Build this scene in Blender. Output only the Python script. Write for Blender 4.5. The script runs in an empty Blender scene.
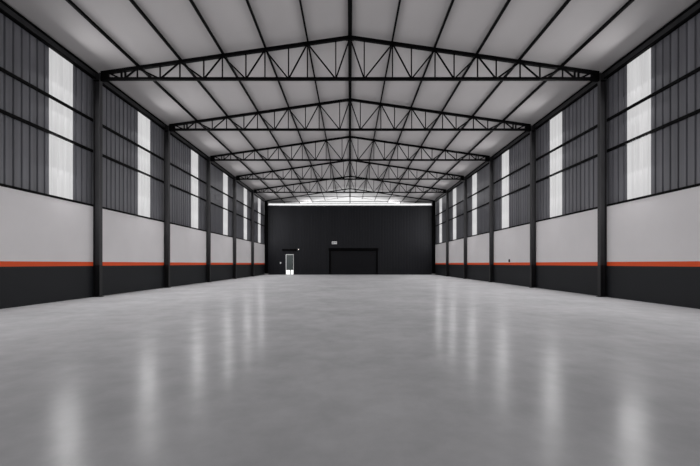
import bpy, math
from mathutils import Vector

S = bpy.context.scene
COL = S.collection

# ------------------------------------------------------------------ measures (metres)
F = 357.0                       # focal length in pixels of a 700 px wide frame
CAM_H = 1.308
HW = 10.06                      # inner face of the side walls
Y_FRONT = -8.0                  # open front of the hall, behind the camera
Y_BACK = 42.3                   # face of the black partition wall
Y_END = 48.4
# glazed gable beyond the partition
COLS = [13.98, 19.30, 24.98, 30.65, 36.35]
SLOPE = 0.144
RIDGE = 10.385                   # underside of the roof at the ridge
def roof(x): return RIDGE - SLOPE * abs(x)
SILL = 3.57                     # top of the painted masonry
STRIPS = [(a * 1.009, b * 1.009) for a, b in ((6.3, 7.35), (11.93, 12.96), (16.93, 17.97), (22.6, 23.65), (28.3, 29.37), (33.8, 34.87), (39.05, 40.15))]

# ------------------------------------------------------------------ materials
def new_mat(name):
    m = bpy.data.materials.new(name); m.use_nodes = True
    return m, m.node_tree, m.node_tree.nodes['Principled BSDF']
def N(t, kind, **kw):
    n = t.nodes.new(kind)
    for k, v in kw.items():
        if k in n.inputs: n.inputs[k].default_value = v
        else: setattr(n, k, v)
    return n
def ramp(t, fac, stops):
    r = t.nodes.new('ShaderNodeValToRGB'); t.links.new(fac, r.inputs[0])
    e = r.color_ramp.elements
    while len(e) < len(stops): e.new(0.5)
    for q, (p, c) in zip(e, stops):
        q.position = p; q.color = (*c, 1)
    return r
def noisy(name, c, rough, amp=0.12, scale=(1, 1, 1), spec=0.5, nscale=2.0, detail=4):
    m, t, b = new_mat(name)
    tc = N(t, 'ShaderNodeTexCoord'); mp = N(t, 'ShaderNodeMapping'); mp.inputs['Scale'].default_value = scale
    t.links.new(tc.outputs['Object'], mp.inputs[0])
    n = N(t, 'ShaderNodeTexNoise', Scale=nscale, Detail=detail); t.links.new(mp.outputs[0], n.inputs['Vector'])
    r = ramp(t, n.outputs['Fac'], [(0.3, [x * (1 - amp) for x in c]), (0.7, [x * (1 + amp) for x in c])])
    t.links.new(r.outputs[0], b.inputs['Base Color'])
    b.inputs['Roughness'].default_value = rough
    b.inputs['Specular IOR Level'].default_value = spec
    return m
def lit(name, c, strength, dark=0.85, scale=(1, 3.3, 0.15)):
    """daylit translucent sheet"""
    m, t, b = new_mat(name)
    tc = N(t, 'ShaderNodeTexCoord'); mp = N(t, 'ShaderNodeMapping'); mp.inputs['Scale'].default_value = scale
    t.links.new(tc.outputs['Object'], mp.inputs[0])
    n = N(t, 'ShaderNodeTexNoise', Scale=2.5, Detail=2); t.links.new(mp.outputs[0], n.inputs['Vector'])
    r = ramp(t, n.outputs['Fac'], [(0.35, [x * dark for x in c]), (0.65, c)])
    t.links.new(r.outputs[0], b.inputs['Emission Color'])
    b.inputs['Emission Strength'].default_value = strength
    b.inputs['Base Color'].default_value = (*[x * 0.25 for x in c], 1)
    b.inputs['Roughness'].default_value = 0.9; b.inputs['Specular IOR Level'].default_value = 0.0
    return m

STRIP_L = 0.52
GABLE_L = 0.9
WORLD_L = 0.55
DAY_W = 220.0              # daylight entering through one wall strip
GLOSS = 0.085
TILT = 66.0
M_steel = noisy('black_painted_steel', (0.0022, 0.0022, 0.0025), 0.6, spec=0.05)
M_rail = noisy('dark_rail_paint', (0.0022, 0.0022, 0.0025), 0.6, spec=0.05)
M_web = noisy('grey_beam_paint', (0.022, 0.022, 0.024), 0.5, spec=0.3)
M_clad = noisy('charcoal_ribbed_sheet', (0.122, 0.123, 0.137), 0.42, 0.22, (1, 3.0, 0.05), 0.5, 2.0)
M_back = noisy('black_ribbed_sheet', (0.0085, 0.009, 0.0112), 0.55, 0.10, (1.5, 1, 0.05), 0.15, 1.5)
M_door = noisy('black_shutter_paint', (0.006, 0.0063, 0.0078), 0.55, 0.08, (0.2, 1, 3), 0.12, 1.5)
M_deep = noisy('dead_black_paint', (0.0012, 0.0012, 0.0014), 0.7, 0.1, spec=0.04)
M_roof = noisy('pale_roof_lining', (0.485, 0.468, 0.468), 0.7, 0.05, (0.35, 0.1, 1), 0.3, 1.0)
M_white = noisy('white_plastic', (0.7, 0.7, 0.7), 0.5, 0.03)
M_grey = noisy('grey_print', (0.22, 0.22, 0.22), 0.5, 0.03)
M_frame = noisy('pale_aluminium', (0.8, 0.81, 0.81), 0.4, 0.05)
M_pane = noisy('grey_green_glass', (0.075, 0.09, 0.087), 0.2, 0.06, (1, 1, 0.4), 0.5, 1.0)
M_plinth = noisy('raw_concrete', (0.30, 0.30, 0.30), 0.8, 0.15)
M_strip = lit('daylit_translucent_sheet', (1.0, 0.995, 1.0), STRIP_L)
M_sky = lit('daylit_roof_sheet', (1.0, 1.0, 1.0), 0.28, 0.85, (0.6, 0.3, 1))
M_gable = lit('daylit_gable_sheet', (1.0, 1.0, 1.0), GABLE_L, 0.9, (1, 1, 1))
M_doorlit = lit('daylit_door_glass', (1.0, 1.0, 0.97), 1.5, 0.9, (1, 1, 1))

def z_split(t, stops):
    """constant bands of paint by height above the floor; stops = [(z, colour)...] over 0..2 m"""
    g = N(t, 'ShaderNodeNewGeometry'); s = N(t, 'ShaderNodeSeparateXYZ'); t.links.new(g.outputs['Position'], s.inputs[0])
    d = N(t, 'ShaderNodeMath', operation='DIVIDE'); t.links.new(s.outputs['Z'], d.inputs[0]); d.inputs[1].default_value = 2.0
    r = ramp(t, d.outputs[0], [(z / 2.0, c) for z, c in stops]); r.color_ramp.interpolation = 'CONSTANT'
    return r
def mat_wall():
    m, t, b = new_mat('painted_masonry')
    r = z_split(t, [(0, (0.0080, 0.0092, 0.0118)), (1.215, (0.80, 0.09, 0.017)), (1.372, (0.78, 0.76, 0.765))])
    n = N(t, 'ShaderNodeTexNoise', Scale=0.7, Detail=5)
    g = N(t, 'ShaderNodeTexCoord'); t.links.new(g.outputs['Object'], n.inputs['Vector'])
    r2 = ramp(t, n.outputs['Fac'], [(0.3, (0.94,) * 3), (0.7, (1.0,) * 3)])
    mx = N(t, 'ShaderNodeMix', data_type='RGBA', blend_type='MULTIPLY'); mx.inputs[0].default_value = 1.0
    t.links.new(r.outputs[0], mx.inputs[6]); t.links.new(r2.outputs[0], mx.inputs[7])
    t.links.new(mx.outputs[2], b.inputs['Base Color'])
    b.inputs['Roughness'].default_value = 0.6; b.inputs['Specular IOR Level'].default_value = 0.3
    return m
def mat_column():
    m, t, b = new_mat('column_paint')
    r = z_split(t, [(0, (0.004, 0.004, 0.005)), (1.25, (0.025, 0.0245, 0.0265))])
    t.links.new(r.outputs[0], b.inputs['Base Color'])
    b.inputs['Roughness'].default_value = 0.45; b.inputs['Specular IOR Level'].default_value = 0.4
    return m
def mat_floor():
    m, t, b = new_mat('polished_concrete')
    tc = N(t, 'ShaderNodeTexCoord')
    n1 = N(t, 'ShaderNodeTexNoise', Scale=0.45, Detail=8, Roughness=0.66); t.links.new(tc.outputs['Object'], n1.inputs['Vector'])
    n2 = N(t, 'ShaderNodeTexNoise', Scale=2.6, Detail=6, Roughness=0.6); t.links.new(tc.outputs['Object'], n2.inputs['Vector'])
    r1 = ramp(t, n1.outputs['Fac'], [(0.25, (0.41, 0.411, 0.42)), (0.75, (0.59, 0.59, 0.60))])
    r2 = ramp(t, n2.outputs['Fac'], [(0.25, (0.87,) * 3), (0.75, (1.04,) * 3)])
    mx = N(t, 'ShaderNodeMix', data_type='RGBA', blend_type='MULTIPLY'); mx.inputs[0].default_value = 1.0
    t.links.new(r1.outputs[0], mx.inputs[6]); t.links.new(r2.outputs[0], mx.inputs[7])
    t.links.new(mx.outputs[2], b.inputs['Base Color'])
    b.inputs['Roughness'].default_value = 0.9; b.inputs['Specular IOR Level'].default_value = 0.0
    gl = N(t, 'ShaderNodeBsdfGlossy'); gl.inputs['Color'].default_value = (1, 1, 1, 1)
    n3 = N(t, 'ShaderNodeTexNoise', Scale=1.1, Detail=6, Roughness=0.6); t.links.new(tc.outputs['Object'], n3.inputs['Vector'])
    mr = N(t, 'ShaderNodeMapRange'); mr.inputs[1].default_value = 0.1; mr.inputs[2].default_value = 0.9
    mr.inputs[3].default_value = 0.12; mr.inputs[4].default_value = 0.29
    t.links.new(n3.outputs['Fac'], mr.inputs[0]); t.links.new(mr.outputs[0], gl.inputs['Roughness'])
    bp = N(t, 'ShaderNodeBump', Strength=0.25, Distance=0.01)
    n4 = N(t, 'ShaderNodeTexNoise', Scale=1.6, Detail=3); t.links.new(tc.outputs['Object'], n4.inputs['Vector'])
    t.links.new(n4.outputs['Fac'], bp.inputs['Height']); t.links.new(bp.outputs[0], gl.inputs['Normal'])
    lw = N(t, 'ShaderNodeLayerWeight', Blend=0.5)
    pw = N(t, 'ShaderNodeMath', operation='POWER'); pw.inputs[1].default_value = 4.0
    t.links.new(lw.outputs['Facing'], pw.inputs[0])
    mf = N(t, 'ShaderNodeMapRange'); mf.inputs[1].default_value = 0.0; mf.inputs[2].default_value = 1.0
    mf.inputs[3].default_value = 0.012; mf.inputs[4].default_value = GLOSS
    t.links.new(pw.outputs[0], mf.inputs[0])
    ms = N(t, 'ShaderNodeMixShader')
    t.links.new(mf.outputs[0], ms.inputs[0]); t.links.new(b.outputs[0], ms.inputs[1]); t.links.new(gl.outputs[0], ms.inputs[2])
    t.links.new(ms.outputs[0], t.nodes['Material Output'].inputs['Surface'])
    return m
M_wall = mat_wall(); M_col = mat_column(); M_floor = mat_floor()

# ------------------------------------------------------------------ mesh helpers
class MB:
    def __init__(self): self.v = []; self.f = []
    def box(self, x0, x1, y0, y1, z0, z1):
        b = len(self.v)
        self.v += [(x, y, z) for z in (z0, z1) for y in (y0, y1) for x in (x0, x1)]
        self.f += [tuple(b + i for i in q) for q in ((0, 2, 3, 1), (4, 5, 7, 6), (0, 1, 5, 4), (2, 6, 7, 3), (0, 4, 6, 2), (1, 3, 7, 5))]
        return self
    def bar(self, p, q, w, h):
        """box beam from p to q in a plane of constant y: w along y, h across in the plane"""
        p = Vector(p); q = Vector(q); d = (q - p).normalized()
        a = Vector((0, 1, 0)); c = d.cross(a).normalized(); a = c.cross(d)
        b = len(self.v)
        for o in (p, q):
            for s, u in ((-1, -1), (1, -1), (1, 1), (-1, 1)):
                self.v.append(tuple(o + a * (s * w / 2) + c * (u * h / 2)))
        self.f += [tuple(b + i for i in r) for r in ((0, 1, 2, 3), (7, 6, 5, 4), (0, 4, 5, 1), (1, 5, 6, 2), (2, 6, 7, 3), (3, 7, 4, 0))]
        return self
    def prism(self, pts, y0, y1):
        """polygon in x,z extruded along y"""
        b = len(self.v); n = len(pts)
        self.v += [(x, y0, z) for x, z in pts] + [(x, y1, z) for x, z in pts]
        self.f += [tuple(range(b, b + n)), tuple(reversed(range(b + n, b + 2 * n)))]
        self.f += [(b + (i + 1) % n, b + i, b + n + i, b + n + (i + 1) % n) for i in range(n)]
        return self
    def build(self, name, mat, parent=None, bevel=0):
        me = bpy.data.meshes.new(name); me.from_pydata(self.v, [], self.f)
        me.materials.append(mat)
        import bmesh
        bm = bmesh.new(); bm.from_mesh(me); bmesh.ops.recalc_face_normals(bm, faces=bm.faces); bm.to_mesh(me); bm.free()
        o = bpy.data.objects.new(name, me); COL.objects.link(o)
        if parent: o.parent = parent
        if bevel:
            mod = o.modifiers.new('bevel', 'BEVEL'); mod.width = bevel; mod.segments = 2
        return o
def tag(o, label, cat, group=None, kind=None):
    o['label'] = label; o['category'] = cat
    if group: o['group'] = group
    if kind: o['kind'] = kind
    return o
def thing(name, label, cat, loc=(0, 0, 0), group=None, kind=None):
    o = bpy.data.objects.new(name, None); COL.objects.link(o); o.location = loc
    return tag(o, label, cat, group, kind)
def struct(name, mb, mat, label, cat):
    return tag(mb.build(name, mat), label, cat, kind='structure')
def copy_tree(root, loc):
    r = root.copy(); COL.objects.link(r); r.location = loc
    for ch in root.children:
        c = ch.copy(); COL.objects.link(c); c.parent = r
        for g in ch.children:
            d = g.copy(); COL.objects.link(d); d.parent = c
    return r

def ribs(y0, y1, pitch, depth):
    """trapezoid sheet profile: (y, offset into the room)"""
    out = [(y0, 0.0)]
    k = math.ceil((y0 + 0.02) / pitch)
    while k * pitch + 0.12 < y1:
        c = k * pitch
        if c - 0.02 > y0:
            for dy, o in ((0.0, 0), (0.022, -depth), (0.050, -depth), (0.072, 0)): out.append((c + dy, o))
        k += 1
    out.append((y1, 0.0))
    return out
def sheet_side(side, y0, y1, z0, z1, x_face, pitch=0.275, depth=0.04, thick=0.08, ext=None):
    """ribbed sheet on a side wall, solid (ribs stand into the room)"""
    mb = MB(); pr = ribs(y0, y1, pitch, depth)
    ring = [(side * (x_face - o), y) for y, o in pr] + [(side * (x_face + thick), y1), (side * (x_face + thick), y0)]
    n = len(ring)
    mb.v = [(x, y, z0) for x, y in ring] + [(x, y, z1) for x, y in ring]
    mb.f = [tuple(range(n)), tuple(range(2 * n - 1, n - 1, -1))] + [(i, (i + 1) % n, n + (i + 1) % n, n + i) for i in range(n)]
    return mb
def merge(parts):
    m = MB()
    for p in parts:
        b = len(m.v); m.v += p.v; m.f += [tuple(b + i for i in f) for f in p.f]
    return m

# ------------------------------------------------------------------ setting
struct('floor', MB().box(-10.4, 10.4, Y_FRONT, Y_END + 0.3, -0.2, 0), M_floor, 'polished grey concrete floor with soft daylight reflections', 'floor')
SKY_X = 1.675 * 3
r = MB()
for s in (-1, 1):
    e = 10.3
    r.prism([(0, RIDGE), (s * e, roof(e)), (s * e, roof(e) + 0.12), (0, RIDGE + 0.12)], Y_FRONT, Y_BACK + 0.3)
    r.prism([(s * SKY_X, roof(SKY_X)), (s * e, roof(e)), (s * e, roof(e) + 0.12), (s * SKY_X, roof(SKY_X) + 0.12)], Y_BACK + 0.3, Y_END + 0.2)
struct('ceiling', r, M_roof, 'pale grey pitched roof lining above the black purlins', 'ceiling')
for s, nm in ((-1, 'left'), (1, 'right')):
    k = MB().prism([(0, RIDGE), (s * SKY_X, roof(SKY_X)), (s * SKY_X, roof(SKY_X) + 0.12), (0, RIDGE + 0.12)], Y_BACK + 0.3, Y_END + 0.2)
    struct('window_%d' % (41 if s < 0 else 42), k, M_sky, 'bright translucent roof sheets beyond the far wall, %s of the ridge' % nm, 'skylight')

XC = HW + 0.09                  # cladding plane
for s, nm in ((-1, 'left'), (1, 'right')):
    struct('wall_' + nm, MB().box(s * HW, s * (HW + 0.24), Y_FRONT, Y_END, 0, SILL), M_wall,
           'white %s masonry wall with orange stripe over a black base' % nm, 'wall')
    ys = [Y_FRONT] + [y for st in STRIPS for y in st] + [Y_END]
    seg = [sheet_side(s, ys[i], ys[i + 1], SILL, roof(XC) + 0.05, XC) for i in range(0, len(ys), 2)]
    struct('wall_%s_cladding' % nm, merge(seg), M_clad, 'charcoal ribbed metal cladding above the white band of the %s wall' % nm, 'wall cladding')
    struct('trim_%d' % (1 if s < 0 else 2), MB().box(s * (HW - 0.015), s * (HW + 0.1), Y_FRONT, Y_BACK, SILL - 0.03, SILL + 0.05), M_rail,
           'thin black ledge along the top of the %s white wall band' % nm, 'trim')
wn = 1
ORD = ['', 'nearest', 'second', 'third', 'fourth', 'fifth', 'farthest']
for s, nm in ((-1, 'left'), (1, 'right')):
    for k, (a, b) in enumerate(STRIPS):
        w = sheet_side(s, a, b, SILL, roof(XC) + 0.05, XC, 0.275, 0.04)
        lab = ('tall bright translucent strip in the %s wall cladding, %s of the six in view' % (nm, ORD[k])) if ORD[k] else \
            'tall bright translucent strip in the %s wall beside the camera, just outside the view' % nm
        struct('window_%d' % wn, w, M_strip, lab, 'window'); wn += 1

# partition wall at the back, ribbed, with openings for the two doors
ZB = 8.17
def back_sheet(x0, x1, z0, z1):
    mb = MB(); pr = ribs(x0, x1, 0.33, 0.014)
    ring = [(x, Y_BACK - o) for x, o in pr] + [(x1, Y_BACK + 0.15), (x0, Y_BACK + 0.15)]
    n = len(ring)
    mb.v = [(x, y, z0) for x, y in ring] + [(x, y, z1) for x, y in ring]
    mb.f = [tuple(range(n)), tuple(range(2 * n - 1, n - 1, -1))] + [(i, (i + 1) % n, n + (i + 1) % n, n + i) for i in range(n)]
    return mb
DX0, DX1, DZ = -7.60, -6.68, 2.40          # person door opening
RX0, RX1, RZ = -2.48, 3.30, 3.12           # roller door opening
struct('wall_back', merge([back_sheet(-HW, DX0, 0, ZB), back_sheet(DX0, DX1, DZ, ZB), back_sheet(DX1, RX0, 0, ZB), back_sheet(RX0, RX1, RZ, ZB), back_sheet(RX1, HW, 0, ZB)]),
       M_back, 'black ribbed metal wall closing the far end of the hall', 'wall')
struct('trim_3', MB().box(-HW + 0.05, HW - 0.05, Y_BACK - 0.05, Y_BACK + 0.2, ZB, ZB + 0.07), M_frame, 'pale flashing along the top of the black far wall', 'trim')

struct('window_40', MB().box(-9.66, 9.66, Y_BACK + 0.0, Y_BACK + 0.05, ZB + 0.07, 8.43), M_gable, 'low bright translucent band along the top of the black far wall', 'window')
# glazed gable beyond
g = MB(); zg = 7.9
g.prism([(-10.2, zg), (10.2, zg), (10.2, roof(10.2) + 0.02), (0, RIDGE + 0.02), (-10.2, roof(10.2) + 0.02)], Y_END, Y_END + 0.06)
struct('window_%d' % wn, g, M_gable, 'wide bright translucent gable glazing beyond the top of the black far wall', 'window')
struct('wall_end', MB().box(-10.2, 10.2, Y_END, Y_END + 0.2, 0, zg), M_back, 'dark lower gable wall hidden beyond the black far wall', 'wall')
for k, z in enumerate((8.46, 8.69, 9.28)):
    hx = min(9.79, (RIDGE - 0.24 - z) / SLOPE)
    tag(MB().box(-hx, hx, Y_BACK + 0.07, Y_BACK + 0.11, z - 0.028, z + 0.028).build('gable_rail', M_rail),
        'thin dark rail across the bright gap above the far wall, %s of three' % ['lowest', 'middle', 'topmost'][k], 'rail', 'gable rails')
tag(MB().box(-0.045, 0.045, Y_BACK + 0.12, Y_BACK + 0.2, ZB + 0.07, RIDGE - 0.13).build('gable_post', M_rail), 'slim dark post in the middle of the bright gap above the far wall', 'post')

# ------------------------------------------------------------------ steelwork
def column_root():
    t = thing('steel_column', '', 'column')
    # I section: inner flange, web, outer flange; local origin at wall face, x<0 side built, room is +x
    zt = roof(9.9) - 0.16
    MB().box(0.235, 0.25, -0.085, 0.085, 0, zt).build('flange', M_col, t)
    MB().box(0.0, 0.015, -0.085, 0.085, 0, zt).build('flange', M_col, t)
    MB().box(0.015, 0.235, -0.006, 0.006, 0, zt).build('web', M_col, t)
    MB().box(0.015, 0.235, -0.08, 0.08, 8.48, 8.50).build('stiffener', M_steel, t)
    MB().box(-0.0, 0.30, -0.10, 0.10, 0.0, 0.02).build('base_plate', M_deep, t)
    return t
c0 = column_root()
names = ['nearest', 'second', 'third', 'fourth', 'farthest']
first = True
for s, nm in ((-1, 'left'), (1, 'right')):
    for i, y in enumerate(COLS):
        loc = (s * (HW - 0.001), y + 0.085, 0)
        c = c0 if first else copy_tree(c0, loc); first = False
        c.location = loc; c.rotation_euler = (0, 0, 0 if s < 0 else math.pi)
        c['label'] = 'dark steel column on the %s wall, %s' % (nm, ['largest and nearest of its five', 'second nearest of its five', 'midmost of its five', 'fourth of its five, one before the farthest', 'farthest of its five, closest to the black far wall'][i])
        c['group'] = 'steel columns along the side walls'
for s, nm in ((-1, 'left'), (1, 'right')):
    t = thing('corner_column', 'black steel corner column where the %s wall meets the black far wall' % nm, 'column', (s * (HW - 0.002), Y_BACK - 0.15, 0), 'corner columns')
    x = 0.34 * -s
    MB().box(min(0, x), max(0, x), -0.09, 0.09, 0.12, roof(9.9) - 0.2).build('shaft', M_deep, t)
    MB().box(min(-0.0, x * 1.15), max(0, x * 1.15), -0.16, 0.11, 0, 0.12).build('plinth', M_plinth, t, 0.01)

NODE_T = [1.675 * i for i in range(6)]               # purlin lines
NODE_B = [0.56, 2.42, 4.10, 5.76, 7.48, 8.90]
ZBC = 8.58
def top(x): return roof(x) - 0.172
def truss():
    t = thing('roof_truss', '', 'truss')
    for s in (-1, 1):
        MB().bar((0, 0, top(0)), (s * 9.79, 0, top(9.79)), 0.12, 0.12).build('top_chord', M_steel, t)
    MB().bar((-9.79, 0, ZBC), (9.79, 0, ZBC), 0.11, 0.105).build('bottom_chord', M_steel, t)
    for s in (-1, 1):
        def vert(x, w=0.045): MB().bar((s * x, 0, ZBC), (s * x, 0, top(x)), w, w).build('vertical', M_steel, t)
        def diag(xt, xb, w=0.05): MB().bar((s * xt, 0, top(xt)), (s * xb, 0, ZBC), w, w).build('diagonal', M_steel, t)
        for x in NODE_T[1:]: vert(x)
        for x in NODE_B[:-1]: vert(x)
        vert(8.85, 0.06); vert(9.0, 0.06)
        for i, xb in enumerate(NODE_B):
            diag(NODE_T[i], xb)
            if i < 5: diag(NODE_T[i + 1], xb, 0.06 if i > 2 else 0.05)
        diag(9.55, 9.0, 0.06)
        g = MB().prism([(s * 9.5, ZBC - 0.09), (s * 9.79, ZBC - 0.09), (s * 9.79, top(9.79) + 0.07), (s * 9.5, top(9.5) + 0.05)], -0.05, 0.05)
        g.build('end_plate', M_steel, t)
    MB().prism([(-0.16, top(0.16) - 0.07), (0.16, top(0.16) - 0.07), (0.16, top(0.16) + 0.04), (0, top(0) + 0.05), (-0.16, top(0.16) + 0.04)], -0.07, 0.07).build('ridge_plate', M_steel, t)
    return t
t0 = truss()
for i, y in enumerate(COLS):
    t = t0 if i == 0 else copy_tree(t0, (0, 0, 0))
    t.location = (0, y + 0.085, 0)
    t['label'] = 'black lattice roof truss spanning the hall, %s' % ['largest and nearest of the five', 'second nearest of the five', 'midmost of the five', 'fourth of the five, counted from the nearest', 'farthest of the five, closest to the bright gable'][i]
    t['group'] = 'roof trusses'
# rafter at the partition
tag(merge([MB().bar((0, 0, top(0)), (s * 9.79, 0, top(9.79)), 0.09, 0.11) for s in (-1, 1)]).build('end_rafter', M_steel),
    'black sloping rafter above the far wall in front of the bright gable', 'rafter').location = (0, Y_BACK, -0.03)

# purlins, ridge beam, eave beams
def purlin(x, w, h):
    z = roof(x)
    a = math.atan(SLOPE) * (-1 if x > 0 else 1)
    mb = MB(); d = 0.004 * (1 if x else 0)
    c, sn = math.cos(a), math.sin(a)
    def P(u, v): return (x + u * c + v * sn * -1, z + u * -sn * -1 + v * c)
    if x == 0:
        pts = [(-w / 2, z - h), (w / 2, z - h), (w / 2, z - 0.012), (-w / 2, z - 0.012)]
    else:
        pts = [P(-w / 2, -h), P(w / 2, -h), P(w / 2, -0.002), P(-w / 2, -0.002)]
    mb.prism(pts, Y_FRONT, Y_END - 0.21)
    return mb
PN = ['first from the ridge', 'second from the ridge', 'third from the ridge', 'fourth from the ridge', 'fifth from the ridge, next to the eave']
for s, nm in ((-1, 'left'), (1, 'right')):
    for i in range(1, 6):
        tag(purlin(s * NODE_T[i], 0.068, 0.111).build('purlin', M_steel), 'black roof purlin on the %s slope, %s' % (nm, PN[i - 1]), 'purlin', 'roof purlins')
tag(purlin(0, 0.15, 0.118).build('ridge_beam', M_steel), 'thick black ridge beam along the middle of the roof', 'beam')
for s, nm in ((-1, 'left'), (1, 'right')):
    t = thing('eave_beam', 'black eave beam along the top of the %s wall' % nm, 'beam', (s * HW, 0, 0), 'eave beams')
    a, b = sorted((0, s * 0.07)); zt = 8.84
    MB().box(a, b, Y_FRONT, Y_BACK - 0.25, 8.62, 8.84).build('web', M_web, t)
    for z in (8.58, 8.84):
        a, b = sorted((-s * 0.06, s * 0.07))
        MB().box(a, b, Y_FRONT, Y_BACK - 0.25, z, z + 0.045).build('flange', M_steel, t)
    for k, z in enumerate((5.72, 6.93)):
        a, b = sorted((0, s * 0.05))
        o = MB().box(a, b, Y_FRONT, Y_BACK - 0.25, -0.05, 0.05).build('wall_rail', M_rail); o.location = (s * HW, 0, z)
        tag(o, '%s of the two black rails running across the %s wall cladding' % (['lower', 'upper'][k], nm), 'rail', 'wall rails')

# ------------------------------------------------------------------ back wall fittings
PX = 357.0 / Y_BACK
t = thing('door_1', 'wide black roller shutter closed in the far wall', 'door', ((RX0 + RX1) / 2, Y_BACK, 0), kind='structure')
hw = (RX1 - RX0) / 2
mb = MB(); k = 0; z = 0.0
while z < RZ - 0.02:
    mb.box(-hw + 0.2, hw - 0.2, 0.06, 0.09, z, min(z + 0.085, RZ)); mb.box(-hw + 0.2, hw - 0.2, 0.075, 0.095, z + 0.085, min(z + 0.1, RZ)); z += 0.1
mb.build('shutter_curtain', M_door, t)
for s in (-1, 1): MB().box(s * (hw - 0.2), s * hw, -0.02, 0.12, 0, RZ - 0.3).build('guide_rail', M_deep, t)
MB().box(-hw - 0.04, hw + 0.05, -0.10, 0.12, RZ - 0.3, RZ + 0.02).build('header_box', M_deep, t)
MB().box(-hw + 0.2, hw - 0.2, 0.04, 0.1, 0, 0.06).build('bottom_bar', M_deep, t)

t = thing('door_2', 'narrow glazed side door with pale frame and bright lower panes', 'door', ((DX0 + DX1) / 2, Y_BACK, 0), kind='structure')
hw = (DX1 - DX0) / 2
fr = MB().box(-hw, -hw + 0.07, -0.05, 0.1, 0, DZ).box(hw - 0.04, hw, -0.05, 0.1, 0, DZ).box(-hw + 0.07, hw - 0.04, -0.05, 0.1, DZ - 0.06, DZ)
fr.build('door_frame', M_frame, t)
MB().box(-hw + 0.07, hw - 0.04, 0.0, 0.06, 0.56, DZ - 0.06).build('upper_pane', M_pane, t)
for a, b in ((-hw + 0.07, 0.03), (0.15, hw - 0.04)):
    MB().box(a, b, 0.0, 0.05, 0.05, 0.54).build('lower_pane', M_doorlit, t)
MB().box(0.03, 0.15, -0.01, 0.06, 0.05, 0.54).build('mullion', M_grey, t)
MB().box(-hw + 0.07, hw - 0.04, -0.01, 0.06, 0.0, 0.05).build('threshold', M_frame, t)
MB().box(hw - 0.16, hw - 0.12, -0.06, 0.0, 1.0, 1.16).build('door_handle', M_deep, t)

def at(px, py):  # point on the back wall seen at a pixel of the photograph
    return ((px - 350) / PX, Y_BACK - 0.03, CAM_H + (263.6 - py) / PX)
x, y, z = at(334.4, 242.8)
t = thing('wall_sign', 'small pale rectangular sign above the roller shutter', 'sign', (x, y, z))
MB().box(-0.30, 0.30, -0.03, 0.0, -0.16, 0.16).build('sign_plate', M_white, t, 0.006)
MB().box(-0.24, -0.06, -0.036, -0.03, -0.09, 0.06).box(0.0, 0.24, -0.036, -0.03, -0.04, 0.05).build('sign_print', M_grey, t)
x, y, z = at(289.5, 249.8)
t = thing('canopy_rail', 'long black rail on the far wall above the glazed side door', 'rail', (x, y, z))
MB().box(-0.88, 0.86, -0.14, -0.02, -0.09, 0.09).build('rail_cover', M_deep, t, 0.01)
for s in (-0.7, 0.7): MB().box(s - 0.04, s + 0.04, -0.02, 0.0, -0.11, 0.11).build('bracket', M_deep, t)
x, y, z = at(298.6, 249.4)
t = thing('wall_lamp', 'tiny white lamp beside the end of the black rail on the far wall', 'lamp', (x, y, z))
MB().box(-0.04, 0.04, -0.03, 0.0, -0.05, 0.05).build('lamp_base', M_white, t)
MB().box(-0.04, 0.04, -0.10, -0.03, -0.04, 0.04).build('lamp_lens', M_doorlit, t, 0.02)
x, y, z = at(280.6, 263.0)
t = thing('switch_box', 'small grey switch box on the far wall left of the glazed side door', 'switch', (x, y, z))
MB().box(-0.07, 0.07, -0.06, 0.0, -0.10, 0.10).build('box_body', M_frame, t, 0.01)
MB().box(-0.03, 0.03, -0.075, -0.06, -0.04, 0.04).build('switch_button', M_grey, t)
t = thing('wall_socket', 'tiny black box on the right white wall just above the orange stripe', 'socket', (HW, 22.5, 1.50))
MB().box(-0.05, 0, -0.06, 0.06, -0.10, 0.08).build('box_body', M_deep, t, 0.01)
MB().box(-0.06, -0.05, -0.03, 0.03, -0.05, 0.02).build('socket_face', M_steel, t)

# ------------------------------------------------------------------ daylight and camera
def daylight(name, loc, rot, sx, sy, watts, spread=158):
    l = bpy.data.lights.new(name, 'AREA'); l.shape = 'RECTANGLE'; l.size = sx; l.size_y = sy
    l.energy = watts; l.color = (1.0, 0.99, 1.0); l.spread = math.radians(spread)
    o = bpy.data.objects.new(name, l); COL.objects.link(o); o.location = loc; o.rotation_euler = rot
for s in (-1, 1):
    for a, b in STRIPS:
        # sky light falls through the sheet inwards and down, one lamp for each metre of height
        for k in range(5):
            daylight('strip_daylight', (s * (HW - 0.12), (a + b) / 2, 4.09 + 0.98 * k), (math.radians(TILT), 0, math.radians(-90 if s < 0 else 90)), b - a, 0.98, DAY_W / 5, 180)
daylight('gable_daylight', (0, Y_END - 0.15, 9.0), (math.radians(-90), 0, 0), 14.0, 1.4, 550.0, 170)

w = bpy.data.worlds.new('sky'); S.world = w; w.use_nodes = True
bg = w.node_tree.nodes['Background']; bg.inputs[0].default_value = (0.97, 0.98, 1.0, 1); bg.inputs[1].default_value = WORLD_L

cam = bpy.data.cameras.new('camera'); co = bpy.data.objects.new('camera', cam); COL.objects.link(co)
co.location = (0, 0, CAM_H); co.rotation_euler = (math.pi / 2, 0, 0)
cam.sensor_fit = 'HORIZONTAL'; cam.sensor_width = 36; cam.lens = F / 700 * 36
cam.shift_y = (263.6 - 233) / 700
cam.clip_end = 300
S.camera = co
vs = S.view_settings
vs.view_transform = 'Standard'; vs.look = 'None'; vs.exposure = 0.0; vs.gamma = 1.0; vs.use_curve_mapping = False
S.cycles.use_denoising = True
S.cycles.max_bounces = 10; S.cycles.diffuse_bounces = 8
S.cycles.sample_clamp_indirect = 10
